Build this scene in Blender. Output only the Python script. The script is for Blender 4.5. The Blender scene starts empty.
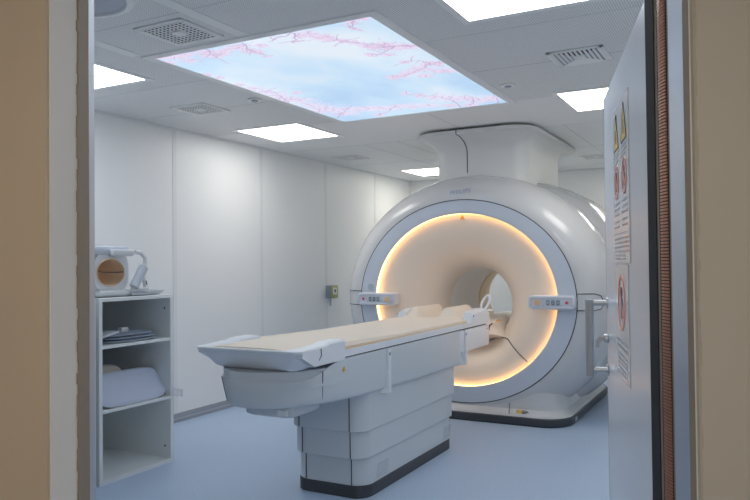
import bpy, bmesh, math, random
from mathutils import Vector, Matrix
random.seed(7)
PI = math.pi
S = bpy.context.scene
COL = S.collection
R = math.radians

# ------------------------------------------------------------------ materials
def mat(name, col, rough=0.5, metal=0.0, coat=0.0, emit=None, es=1.0, spec=0.5, trans=0.0,
        noise=0.0, nscale=20.0, bump=0.0, bscale=200.0, alpha=1.0):
    m = bpy.data.materials.new(name); m.use_nodes = True
    nt = m.node_tree; b = nt.nodes['Principled BSDF']
    b.inputs['Base Color'].default_value = (*col, 1)
    b.inputs['Roughness'].default_value = rough
    b.inputs['Metallic'].default_value = metal
    b.inputs['Coat Weight'].default_value = coat
    b.inputs['Coat Roughness'].default_value = 0.06
    b.inputs['Specular IOR Level'].default_value = spec
    b.inputs['Transmission Weight'].default_value = trans
    b.inputs['Alpha'].default_value = alpha
    if emit:
        b.inputs['Emission Color'].default_value = (*emit, 1)
        b.inputs['Emission Strength'].default_value = es
    if noise or bump:
        tc = nt.nodes.new('ShaderNodeTexCoord')
    if noise:
        n = nt.nodes.new('ShaderNodeTexNoise'); n.inputs['Scale'].default_value = nscale
        n.inputs['Detail'].default_value = 4
        nt.links.new(tc.outputs['Object'], n.inputs['Vector'])
        mx = nt.nodes.new('ShaderNodeMix'); mx.data_type = 'RGBA'
        mx.inputs[6].default_value = (*[c*(1-noise) for c in col], 1)
        mx.inputs[7].default_value = (*[min(1, c*(1+noise)) for c in col], 1)
        nt.links.new(n.outputs['Fac'], mx.inputs[0])
        nt.links.new(mx.outputs[2], b.inputs['Base Color'])
    if bump:
        n2 = nt.nodes.new('ShaderNodeTexNoise'); n2.inputs['Scale'].default_value = bscale
        nt.links.new(tc.outputs['Object'], n2.inputs['Vector'])
        bp = nt.nodes.new('ShaderNodeBump'); bp.inputs['Strength'].default_value = bump
        bp.inputs['Distance'].default_value = 0.002
        nt.links.new(n2.outputs['Fac'], bp.inputs['Height'])
        nt.links.new(bp.outputs['Normal'], b.inputs['Normal'])
    return m

M = {}
M['wall'] = mat('wall_panel', (0.85, 0.86, 0.865), 0.42, noise=0.01, nscale=1.5)
M['wall_joint'] = mat('wall_joint', (0.79, 0.80, 0.805), 0.38, noise=0.01)
M['groove'] = mat('groove', (0.16, 0.16, 0.17), 0.7, noise=0.02)
M['floor'] = mat('blue_vinyl', (0.435, 0.55, 0.72), 0.42, noise=0.14, nscale=60, bump=0.05)
M['baseboard'] = mat('baseboard_vinyl', (0.34, 0.36, 0.40), 0.5, noise=0.02)
M['baseboard_light'] = mat('baseboard_light', (0.47, 0.49, 0.54), 0.5, noise=0.02)
M['ceil_plain'] = mat('ceiling_plain', (0.86, 0.86, 0.85), 0.55, noise=0.01)
M['frame_white'] = mat('frame_white', (0.86, 0.86, 0.85), 0.45, noise=0.01)
M['joint'] = mat('ceiling_joint', (0.50, 0.50, 0.50), 0.8, noise=0.02)
M['vent_dark'] = mat('vent_dark', (0.05, 0.05, 0.05), 0.9, noise=0.02)
M['lamp'] = mat('lamp_diffuser', (0.9, 0.9, 0.9), 0.5, emit=(1.0, 0.98, 0.93), es=6.2, noise=0.01)
M['lamp_cool'] = mat('lamp_diffuser_front', (0.9, 0.9, 0.9), 0.5, emit=(0.86, 0.93, 1.0), es=7.0, noise=0.01)
M['lamp_far'] = mat('lamp_diffuser_back', (0.9, 0.9, 0.9), 0.5, emit=(1.0, 0.955, 0.84), es=7.0, noise=0.01)
M['lamp_fill'] = mat('corridor_fill_lamp', (0.9, 0.9, 0.9), 0.5, emit=(1.0, 0.88, 0.74), es=8.5, noise=0.01)  # warm fill for the added, unseen corridor lamp
M['cover'] = mat('scanner_cover', (0.62, 0.62, 0.625), 0.2, coat=0.15, noise=0.006, nscale=2)
M['ring_face'] = mat('scanner_ring_face', (0.58, 0.63, 0.71), 0.45, noise=0.006, nscale=2)
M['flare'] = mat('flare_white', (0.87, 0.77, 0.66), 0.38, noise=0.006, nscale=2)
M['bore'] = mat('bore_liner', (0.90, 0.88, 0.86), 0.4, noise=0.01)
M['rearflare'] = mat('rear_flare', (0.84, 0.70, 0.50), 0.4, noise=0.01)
M['ringlight'] = mat('ring_light', (1, 0.8, 0.5), 0.5, emit=(1.0, 0.55, 0.19), es=3.3, noise=0.01)
M['column'] = mat('column_white', (0.76, 0.755, 0.74), 0.45, noise=0.006, nscale=2)
M['seam'] = mat('seam_dark', (0.05, 0.055, 0.07), 0.7, noise=0.02)
M['plinth'] = mat('plinth_dark', (0.05, 0.055, 0.065), 0.45, noise=0.05)
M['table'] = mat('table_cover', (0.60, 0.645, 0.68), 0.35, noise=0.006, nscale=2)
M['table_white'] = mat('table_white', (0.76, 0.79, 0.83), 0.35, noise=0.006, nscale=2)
M['mattress'] = mat('mattress_beige', (0.80, 0.70, 0.585), 0.6, noise=0.02, nscale=6, bump=0.05)
M['mattress_edge'] = mat('mattress_edge', (0.72, 0.52, 0.30), 0.6, noise=0.02)
M['panel_grey'] = mat('control_grey', (0.64, 0.67, 0.73), 0.35, noise=0.01)
M['display'] = mat('display_pale', (0.50, 0.54, 0.60), 0.3, noise=0.02)
M['digit'] = mat('display_digit', (0.08, 0.10, 0.14), 0.4, noise=0.01)
M['btn_orange'] = mat('button_orange', (0.80, 0.52, 0.30), 0.4, noise=0.01)
M['btn_red'] = mat('button_red', (0.62, 0.10, 0.12), 0.4, noise=0.01)
M['logo'] = mat('logo_blue', (0.25, 0.31, 0.44), 0.4, noise=0.01)
M['yellow'] = mat('sign_yellow', (0.90, 0.62, 0.14), 0.35, noise=0.01)
M['orange'] = mat('sign_orange', (0.80, 0.40, 0.06), 0.4, noise=0.01)
M['red'] = mat('sign_red', (0.76, 0.27, 0.22), 0.3, noise=0.01)
M['ink'] = mat('ink', (0.06, 0.06, 0.07), 0.5, noise=0.02)
M['ink_grey'] = mat('ink_grey', (0.50, 0.52, 0.57), 0.5, noise=0.02)
M['paper'] = mat('sign_sheet', (0.80, 0.82, 0.85), 0.2, coat=0.1, noise=0.006)
M['door'] = mat('door_panel', (0.72, 0.77, 0.84), 0.3, coat=0.1, noise=0.008, nscale=3)
M['steel'] = mat('brushed_steel', (0.60, 0.62, 0.64), 0.3, metal=0.85, noise=0.08, nscale=8)
M['steel_blue'] = mat('frame_steel', (0.52, 0.56, 0.62), 0.33, metal=0.7, noise=0.06, nscale=8)
M['bronze'] = mat('frame_bronze', (0.29, 0.235, 0.18), 0.6, noise=0.06, nscale=30)
M['copper'] = mat('finger_copper', (0.50, 0.24, 0.15), 0.4, metal=0.6, noise=0.1, nscale=30)
M['black'] = mat('gasket_black', (0.012, 0.013, 0.016), 0.7, noise=0.05)
M['corr_wall_l'] = mat('corridor_plaster_tan', (0.56, 0.46, 0.345), 0.8, noise=0.02, nscale=8, bump=0.1)
M['corr_wall_r'] = mat('corridor_plaster_grey', (0.56, 0.52, 0.455), 0.8, noise=0.02, nscale=8, bump=0.1)
M['plaster'] = mat('reveal_plaster', (0.78, 0.755, 0.71), 0.7, noise=0.02, nscale=8, bump=0.1)
M['caulk'] = mat('caulk', (0.48, 0.44, 0.36), 0.8, noise=0.1, nscale=60)
M['shelf'] = mat('shelf_laminate', (0.80, 0.83, 0.83), 0.4, noise=0.01)
M['shelf_in'] = mat('shelf_back', (0.76, 0.80, 0.78), 0.45, noise=0.01)
M['pad'] = mat('pad_vinyl', (0.37, 0.43, 0.53), 0.5, noise=0.03)
M['cushion'] = mat('cushion_vinyl', (0.54, 0.60, 0.74), 0.45, noise=0.02)
M['pillow'] = mat('pillow_cloth', (0.60, 0.55, 0.50), 0.8, noise=0.02)
M['coil_white'] = mat('coil_white', (0.66, 0.68, 0.70), 0.35, noise=0.01)
M['coil_grey'] = mat('coil_grey', (0.52, 0.57, 0.64), 0.35, noise=0.01)
M['tan'] = mat('coil_tan', (0.74, 0.56, 0.39), 0.6, noise=0.03)
M['box_grey'] = mat('switch_grey', (0.26, 0.31, 0.36), 0.4, noise=0.02)
M['box_green'] = mat('switch_green', (0.42, 0.44, 0.16), 0.4, noise=0.02)
M['sens'] = mat('sensor_grey', (0.42, 0.46, 0.53), 0.4, noise=0.02)
M['clear'] = mat('clear_acrylic', (0.9, 0.92, 0.95), 0.05, trans=0.92, noise=0.005)
M['hole'] = mat('peg_hole', (0.05, 0.05, 0.05), 0.7, noise=0.02)

def perforated():
    m = mat('ceiling_perforated', (0.50, 0.50, 0.50), 0.5)
    nt = m.node_tree; b = nt.nodes['Principled BSDF']; N = nt.nodes.new; L = nt.links.new
    tc = N('ShaderNodeTexCoord'); mp = N('ShaderNodeMapping')
    mp.inputs['Scale'].default_value = (75, 75, 0)
    L(tc.outputs['Object'], mp.inputs['Vector'])
    fr = N('ShaderNodeVectorMath'); fr.operation = 'FRACTION'; L(mp.outputs['Vector'], fr.inputs[0])
    sb = N('ShaderNodeVectorMath'); sb.operation = 'SUBTRACT'; sb.inputs[1].default_value = (.5, .5, 0)
    L(fr.outputs['Vector'], sb.inputs[0])
    ln = N('ShaderNodeVectorMath'); ln.operation = 'LENGTH'; L(sb.outputs['Vector'], ln.inputs[0])
    lt = N('ShaderNodeMath'); lt.operation = 'LESS_THAN'; lt.inputs[1].default_value = 0.30
    L(ln.outputs['Value'], lt.inputs[0])
    mx = N('ShaderNodeMix'); mx.data_type = 'RGBA'
    mx.inputs[6].default_value = (0.86, 0.86, 0.855, 1); mx.inputs[7].default_value = (0.48, 0.48, 0.49, 1)
    L(lt.outputs['Value'], mx.inputs[0]); L(mx.outputs[2], b.inputs['Base Color'])
    return m
M['perf'] = perforated()

def sky_print():
    m = bpy.data.materials.new('backlit_sky'); m.use_nodes = True
    nt = m.node_tree; b = nt.nodes['Principled BSDF']; N = nt.nodes.new; L = nt.links.new
    tc = N('ShaderNodeTexCoord'); n = N('ShaderNodeTexNoise')
    mp = N('ShaderNodeMapping'); mp.inputs['Scale'].default_value = (1.0, 0.62, 1); mp.inputs['Rotation'].default_value = (0, 0, 0.5)
    mp.inputs['Location'].default_value = (0.75, 0.1, 0)
    L(tc.outputs['Object'], mp.inputs['Vector']); L(mp.outputs['Vector'], n.inputs['Vector'])
    n.inputs['Scale'].default_value = 1.15; n.inputs['Detail'].default_value = 5; n.inputs['Roughness'].default_value = 0.5
    r = N('ShaderNodeValToRGB'); e = r.color_ramp.elements
    e[0].position = 0.38; e[0].color = (0.45, 0.66, 0.92, 1)
    e[1].position = 0.66; e[1].color = (0.78, 0.87, 0.97, 1)
    k = e.new(0.50); k.color = (0.56, 0.765, 0.96, 1)
    L(n.outputs['Fac'], r.inputs['Fac'])
    b.inputs['Base Color'].default_value = (0.1, 0.1, 0.1, 1); b.inputs['Roughness'].default_value = 0.4
    L(r.outputs['Color'], b.inputs['Emission Color']); b.inputs['Emission Strength'].default_value = 0.76
    return m
M['sky'] = sky_print()
def em(name, c, s=0.82): return mat(name, (0.1, 0.1, 0.1), 0.5, emit=c, es=s, noise=0.01)
M['bl1'] = em('blossom_pale', (0.80, 0.73, 0.89)); M['bl2'] = em('blossom_pink', (0.76, 0.64, 0.82))
M['bl3'] = em('blossom_rose', (0.74, 0.52, 0.68)); M['bl4'] = em('blossom_lilac', (0.66, 0.64, 0.88))
M['twig'] = em('twig_print', (0.46, 0.34, 0.55))

# ------------------------------------------------------------------ mesh helpers
def wloc(o):
    v = Vector((0, 0, 0))
    while o: v += o.location; o = o.parent
    return v
def obj(name, bm, m, parent=None, smooth=True, loc=None):
    """all bmesh coordinates are in the room; the mesh is stored relative to its own origin"""
    off = wloc(parent) if parent else Vector((0, 0, 0))
    if loc is not None: off = off*0 + Vector(loc)
    bmesh.ops.translate(bm, verts=bm.verts, vec=-off)
    me = bpy.data.meshes.new(name); bm.to_mesh(me); bm.free()
    for k in (m if isinstance(m, (list, tuple)) else [m]): me.materials.append(k)
    o = bpy.data.objects.new(name, me); COL.objects.link(o)
    if parent: o.parent = parent
    elif loc is not None: o.location = off
    if smooth:
        for p in me.polygons: p.use_smooth = True
        try:
            me.set_sharp_from_angle(angle=R(38))
        except Exception: pass
    return o
def thing(name, label, cat, loc, group=None):
    o = bpy.data.objects.new(name, None); COL.objects.link(o); o.location = loc; o.empty_display_size = 0.1
    o['label'] = label; o['category'] = cat
    if group: o['group'] = group
    return o
def tag(o, label, cat, group=None):
    o['label'] = label; o['category'] = cat
    if group: o['group'] = group
    return o
def struct(name, bm, m, parent=None, smooth=False):
    o = obj(name, bm, m, parent, smooth)
    if not parent: o['kind'] = 'structure'
    return o
def NB(): return bmesh.new()
def box(bm, lo, hi, bev=0.0, seg=2, mi=0, ax=None, org=None):
    """axis box lo..hi; ax/org give another frame"""
    b2 = bmesh.new()
    vs = [b2.verts.new((x, y, z)) for x in (lo[0], hi[0]) for y in (lo[1], hi[1]) for z in (lo[2], hi[2])]
    for f in ((0, 1, 3, 2), (4, 6, 7, 5), (0, 4, 5, 1), (2, 3, 7, 6), (0, 2, 6, 4), (1, 5, 7, 3)):
        b2.faces.new([vs[i] for i in f])
    if bev: bmesh.ops.bevel(b2, geom=list(b2.edges), offset=bev, segments=seg, affect='EDGES', profile=0.5)
    merge(bm, b2, ax, org, mi)
def merge(bm, b2, ax=None, org=None, mi=0):
    mp = {}
    for v in b2.verts:
        c = v.co.copy()
        if ax: c = Vector(org) + ax[0]*c.x + ax[1]*c.y + ax[2]*c.z
        mp[v] = bm.verts.new(c)
    for f in b2.faces:
        try:
            g = bm.faces.new([mp[v] for v in f.verts]); g.material_index = mi
        except ValueError: pass
    b2.free()
    bmesh.ops.recalc_face_normals(bm, faces=bm.faces)
def loft(bm, loops, cap0=True, cap1=True, close=True, mi=0, recalc=True):
    rows = [[bm.verts.new(p) for p in lp] for lp in loops]
    n = len(rows[0])
    for a, b in zip(rows, rows[1:]):
        for i in range(n if close else n-1):
            j = (i+1) % n
            f = bm.faces.new((a[i], a[j], b[j], b[i])); f.material_index = mi
    if cap0: bm.faces.new(rows[0][::-1]).material_index = mi
    if cap1: bm.faces.new(rows[-1]).material_index = mi
    if recalc: bmesh.ops.recalc_face_normals(bm, faces=bm.faces)
def tube(bm, pts, r, n=10, close=False, mi=0):
    pts = [Vector(p) for p in pts]; loops = []
    prev = None
    for i, p in enumerate(pts):
        a = pts[i-1] if (i or close) else p; b = pts[(i+1) % len(pts)] if (i < len(pts)-1 or close) else p
        t = (b-a).normalized()
        if prev is None:
            u = t.orthogonal().normalized()
        else:
            u = (prev - t*prev.dot(t)).normalized()
        prev = u; w = t.cross(u)
        rr = r[i] if isinstance(r, (list, tuple)) else r
        loops.append([p + (u*math.cos(2*PI*k/n) + w*math.sin(2*PI*k/n))*rr for k in range(n)])
    if close:
        loops.append(loops[0]); loft(bm, loops, False, False, mi=mi)
        bmesh.ops.remove_doubles(bm, verts=bm.verts, dist=1e-6)
    else: loft(bm, loops, mi=mi)
def cyl(bm, c, axis, r, h, n=24, bev=0.0, mi=0, r2=None):
    c = Vector(c); axis = Vector(axis).normalized(); u = axis.orthogonal().normalized(); w = axis.cross(u)
    r2 = r if r2 is None else r2
    prof = [(r-bev, 0), (r, bev), (r2, h-bev), (r2-bev, h)] if bev else [(r, 0), (r2, h)]
    loft(bm, [[c + axis*z + (u*math.cos(2*PI*k/n) + w*math.sin(2*PI*k/n))*q for k in range(n)] for q, z in prof], mi=mi)
def rrect(x0, x1, y0, y1, r, n=6):
    out = []
    for cx, cy, a0 in ((x1-r, y0+r, -PI/2), (x1-r, y1-r, 0), (x0+r, y1-r, PI/2), (x0+r, y0+r, PI)):
        for k in range(n+1):
            a = a0 + PI/2*k/n; out.append((cx + r*math.cos(a), cy + r*math.sin(a)))
    return out
def prism(bm, poly, f0, f1, mi=0):
    """poly of 2-D points; f0/f1 map a 2-D point to the two ends"""
    loft(bm, [[f0(p) for p in poly], [f1(p) for p in poly]], mi=mi)
def text_bm(s, size, place, shear=0.0, depth=0.0):
    """letters as a mesh; place maps (x, y) in metres to a room point"""
    cu = bpy.data.curves.new('lettering', 'FONT'); cu.body = s; cu.size = size; cu.align_x = 'CENTER'; cu.align_y = 'CENTER'
    cu.shear = shear; cu.space_character = 1.06
    o = bpy.data.objects.new('lettering', cu); COL.objects.link(o)
    dg = bpy.context.evaluated_depsgraph_get(); me = bpy.data.meshes.new_from_object(o.evaluated_get(dg))
    bpy.data.objects.remove(o); bpy.data.curves.remove(cu)
    bm = bmesh.new(); bm.from_mesh(me); bpy.data.meshes.remove(me)
    for v in bm.verts: v.co = place(v.co.x, v.co.y)
    return bm
def copy_tree(o, delta=None, parent=None):
    c = o.copy(); COL.objects.link(c); c.parent = parent
    if delta is not None: c.location = o.location + Vector(delta)
    for ch in list(o.children): copy_tree(ch, None, c)
    return c

# ------------------------------------------------------------------ frames of reference
YAW = R(28.228); cD, sD = math.cos(YAW), math.sin(YAW)
def W(u, v, z): return Vector((cD*u - sD*v, sD*u + cD*v, z))          # doorway frame: u across, v into the room
AXW = (Vector((cD, sD, 0)), Vector((-sD, cD, 0)), Vector((0, 0, 1)))
HC = 2.811; XL = -4.895; YB = 10.36; XR = 0.12; V0, V1 = 1.5, 1.724; UL, UR = -0.684, 0.671; ZO = 2.21
def wbox(bm, lo, hi, bev=0, mi=0): box(bm, lo, hi, bev, mi=mi, ax=AXW, org=(0, 0, 0))

# ------------------------------------------------------------------ room shell
b = NB(); box(b, (XL-.1, -3.2, -.1), (3.2, YB+.1, 0)); struct('floor', b, M['floor'])
b = NB(); box(b, (XL-.12, -1.2, 0), (XL, YB+.12, HC+.1)); struct('wall_left', b, M['wall'])
b = NB(); box(b, (XL-.12, YB, 0), (XR+.12, YB+.12, HC+.1)); struct('wall_back', b, M['wall'])
b = NB(); box(b, (XR, 2.06, 0), (XR+.12, YB+.12, HC+.1)); struct('wall_right', b, M['wall'])
# ceiling: perforated tiles in front, plain panels behind
YP = 5.64
b = NB(); box(b, (XL-.12, -1.2, HC), (XR+.12, YP, HC+.1), mi=0); box(b, (XL-.12, YP, HC), (XR+.12, YB+.12, HC+.1), mi=1)
ceil = struct('ceiling', b, [M['perf'], M['ceil_plain']])
b = NB()
def jx(y, x0, x1, w=.004): box(b, (x0, y-w/2, HC-.0008), (x1, y+w/2, HC+.001))
def jy(x, y0, y1, w=.004): box(b, (x-w/2, y0, HC-.0008), (x+w/2, y1, HC+.001))
for y in (1.97, 2.755, 3.86, 4.64): jx(y, XL, -3.40); jx(y, -1.715, XR)
for y in (1.97, 2.755): jx(y, -3.40, -1.715)
jx(6.88, XL, XR); jx(8.3, XL, XR); jx(9.9, XL, XR)
jy(-2.53, YP+.06, 6.88, .005); jy(-3.40, 6.88, YB, .006); jy(-3.82, 6.88, YB, .006); jy(-1.62, 6.88, YB); jy(-1.2, 6.88, YB)
struct('joint_lines', b, M['joint'], ceil)
b = NB()
for x, y0, y1 in ((-2.57, .5, 3.215), (-3.40, 2.755, 3.2), (-1.42, .5, 3.2)):
    box(b, (x-.04, y0, HC-.003), (x+.04, y1, HC+.001))
struct('panel_strip', b, M['frame_white'], ceil)

# wall panel joints and corner covers
k = 1
for y in (2.35, 3.70, 5.056, 6.41, 7.768, 9.12):
    b = NB(); box(b, (XL, y, .09), (XL+.0025, y+.045, HC)); t = struct('trim_%d' % k, b, M['wall_joint'])
    b = NB(); box(b, (XL, y-.006, .09), (XL+.004, y, HC)); struct('groove', b, M['groove'] if 0 else M['wall_joint'], t); k += 1
b = NB(); cyl(b, (XL+.02, YB-.02, .09), (0, 0, 1), .045, HC-.09, 16); struct('trim_%d' % k, b, M['wall_joint'], smooth=True); k += 1
b = NB(); box(b, (XL, 0, HC-.022), (XL+.012, YB, HC)); struct('trim_%d' % k, b, M['wall_joint']); k += 1
b = NB(); box(b, (XL, YB-.012, HC-.022), (XR, YB, HC)); struct('trim_%d' % k, b, M['wall_joint']); k += 1
b = NB(); box(b, (XL, 0, 0), (XL+.012, YB, .085)); bb = struct('baseboard_left', b, M['baseboard'])
b = NB(); box(b, (XL, 0, .028), (XL+.0145, YB, .042)); struct('light_line', b, M['baseboard_light'], bb)
b = NB(); box(b, (XL, YB-.012, 0), (XR, YB, .085)); struct('baseboard_back', b, M['baseboard'])
b = NB(); box(b, (XR-.012, 2.1, 0), (XR, YB, .085)); struct('baseboard_right', b, M['baseboard'])

# entrance wall with the doorway, and the corridor the camera stands in
b = NB()
wbox(b, (-4.75, V0, 0), (UL, V1, HC+.1)); wbox(b, (UR, V0, 0), (2.0, V1, HC+.1)); wbox(b, (UL, V0, ZO), (UR, V1, HC+.1))
struct('wall_front', b, M['plaster'])
b = NB(); wbox(b, (-2.0, V0-.012, 0), (UL-.003, V0, 2.6)); struct('wall_corridor_left', b, M['corr_wall_l'])
b = NB(); wbox(b, (UR+.003, V0-.012, 0), (2.0, V0, 2.6)); wbox(b, (UL-.003, V0-.012, ZO+.003), (UR+.003, V0, 2.6)); struct('wall_corridor_right', b, M['corr_wall_r'])
b = NB(); wbox(b, (-2.1, -1.7, 0), (-2.0, V0, 2.6)); struct('wall_corridor_side', b, M['corr_wall_l'])
b = NB(); wbox(b, (2.0, -1.7, 0), (2.1, V0, 2.6)); struct('wall_corridor_end', b, M['plaster'])
b = NB(); wbox(b, (-2.1, -1.8, 0), (2.1, -1.7, 2.6)); struct('wall_corridor_back', b, M['plaster'])
b = NB(); wbox(b, (-2.1, -1.8, 2.55), (2.1, V0, 2.62)); struct('ceiling_corridor', b, M['plaster'])
# door frame profiles: left side
b = NB(); wbox(b, (UL-.01, 1.637, 0), (UL+.003, 1.694, ZO)); t = struct('trim_%d' % k, b, M['bronze']); k += 1
b = NB()
for i in range(90):
    z = i*.0246; wbox(b, (UL-.004, 1.637-random.uniform(.002, .010), z), (UL+.004, 1.639, z+.0247))
struct('caulk_bead', b, M['bronze'], t)
b = NB(); wbox(b, (UL-.01, 1.694, 0), (UL+.004, V1+.002, ZO), bev=.001); struct('trim_%d' % k, b, M['steel_blue']); k += 1
# right side
b = NB(); wbox(b, (UR-.001, 1.503, 0), (UR+.01, 1.53, ZO)); t = struct('trim_%d' % k, b, M['bronze']); k += 1
b = NB()
for i in range(90):
    z = i*.0246; wbox(b, (UR+.002, V0-.013, z), (UR+.006+random.uniform(0, .004), 1.504, z+.0247))
struct('caulk_bead', b, M['caulk'], t)
b = NB(); wbox(b, (UR-.001, 1.53, 0), (UR+.01, 1.608, ZO), bev=.002); struct('trim_%d' % k, b, M['steel_blue']); k += 1
b = NB(); wbox(b, (UR-.0006, 1.608, 0), (UR+.01, V1+.002, ZO)); t = struct('trim_%d' % k, b, M['bronze']); k += 1
b = NB()
for i in range(285):
    z = .01 + i*.0076
    prof = [(UR+.003, 1.616), (UR-.003, 1.624), (UR-.005, 1.643), (UR-.003, 1.662), (UR+.003, 1.670)]
    prism(b, prof, lambda p: W(p[0], p[1], z), lambda p: W(p[0], p[1], z+.0050))
struct('copper_finger_strip', b, M['copper'], t)
b = NB(); wbox(b, (UR-.0008, 1.614, 0), (UR+.004, 1.672, ZO)); struct('strip_backing', b, M['black'], t)
b = NB(); wbox(b, (UR-.003, 1.686, 0), (UR+.01, V1+.012, ZO)); struct('door_gasket', b, M['black'], t)
# wall switch at the left border of the view
t = thing('wall_switch', 'small dark switch on the tan corridor wall left of the doorway', 'switch', W(-.80, V0-.012, 1.35))
b = NB(); wbox(b, (-.835, V0-.022, 1.345), (-.789, V0-.012, 1.425), bev=.003); obj('switch_plate', b, M['sens'], t)
b = NB(); wbox(b, (-.825, V0-.030, 1.355), (-.787, V0-.020, 1.415), bev=.004); obj('rocker', b, M['ink'], t)

# unseen lamp added out of view to light the corridor walls and jamb 
t = thing('ceiling_light', 'unseen square warm lamp added to light the corridor walls and doorway', 'ceiling light', W(-.05, .05, 2.55))
b = NB(); wbox(b, (-.45, -.35, 2.535), (.35, .45, 2.55)); obj('diffuser', b, M['lamp_fill'], t)
b = NB(); wbox(b, (-.48, -.38, 2.54), (.38, .48, 2.552)); obj('frame', b, M['frame_white'], t)

# ------------------------------------------------------------------ ceiling fittings
LW = .705; LD = .74
def ceiling_light(label):
    t = thing('ceiling_light', label, 'ceiling light', (0, 0, HC), 'square ceiling lights')
    b = NB()
    e = .045
    for lo, hi in (((-LW/2-e, -LD/2-e), (LW/2+e, -LD/2)), ((-LW/2-e, LD/2), (LW/2+e, LD/2+e)), ((-LW/2-e, -LD/2), (-LW/2, LD/2)), ((LW/2, -LD/2), (LW/2+e, LD/2))):
        box(b, (lo[0], lo[1], HC-.006), (hi[0], hi[1], HC+.001))
    obj('frame', b, M['frame_white'], t)
    b = NB(); box(b, (-LW/2, -LD/2, HC-.004), (LW/2, LD/2, HC+.001)); obj('diffuser', b, M['lamp'], t)
    return t
spots = [(-4.115, 5.86, 'lit square ceiling light above the white left wall, beyond the blossom picture'),
         (-4.12, 3.26, 'lit square ceiling light cut off by the left door jamb'),
         (-1.0, 5.925, 'lit square ceiling light beside the top of the open door'),
         (-1.0, 3.255, 'lit square ceiling light at the top edge, right of the blossom picture'),
         (-4.075, 9.435, 'lit square ceiling light at the back, left of the scanner column'),
         (-1.0, 9.44, 'lit square ceiling light hidden behind the open door, at the back')]
proto = None
for x, y, lab in spots:
    if proto is None: proto = t = ceiling_light(lab)
    else: t = copy_tree(proto)
    t.location = (x, y, HC); t['label'] = lab
    for c in t.children:
        if c.name.startswith('diffuser') and not 5 < y < 7:
            c.data = c.data.copy(); c.data.materials[0] = M['lamp_cool'] if y < 5 else M['lamp_far']
# backlit picture
t = thing('ceiling_picture', 'big backlit ceiling picture of blue sky and pink blossom branches', 'light panel', (-2.5575, 4.465, HC))
x0, x1, y0, y1 = -3.335, -1.780, 3.29, 5.64
b = NB(); e = .06
for lo, hi in (((x0-e, y0-e), (x1+e, y0)), ((x0-e, y1), (x1+e, y1+e)), ((x0-e, y0), (x0, y1)), ((x1, y0), (x1+e, y1))):
    box(b, (lo[0], lo[1], HC-.007), (hi[0], hi[1], HC+.001))
obj('frame', b, M['frame_white'], t)
BR = [[(1.055, 0.007), (0.949, 0.048), (0.824, 0.082)], [(1.055, 0.027), (0.998, 0.118), (0.94, 0.171)], [(0.686, 0.024), (0.64, 0.109), (0.631, 0.198), (0.638, 0.299)], [(0.414, 0.001), (0.367, 0.117), (0.347, 0.206)], [(1.434, 0.015), (1.398, 0.088), (1.367, 0.108)], [(1.544, 0.61), (1.463, 0.541), (1.381, 0.516), (1.336, 0.422), (1.242, 0.323), (1.169, 0.238)], [(1.437, 0.525), (1.355, 0.594), (1.273, 0.643)], [(1.55, 0.969), (1.463, 0.987), (1.346, 1.086), (1.214, 1.156), (1.094, 1.178)], [(1.463, 0.987), (1.435, 0.891), (1.341, 0.862)], [(1.487, 2.345), (1.528, 2.138), (1.542, 1.954)], [(1.153, 2.337), (1.193, 2.102), (1.156, 1.879), (1.034, 1.767), (0.941, 1.636)], [(1.246, 2.304), (1.339, 2.148), (1.359, 1.96)], [(0.049, 2.155), (0.252, 1.936), (0.407, 1.804)], [(0.375, 2.249), (0.55, 2.161), (0.683, 2.012)], [(0.009, 1.44), (0.063, 1.309), (0.12, 1.151), (0.111, 1.036)]]
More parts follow.
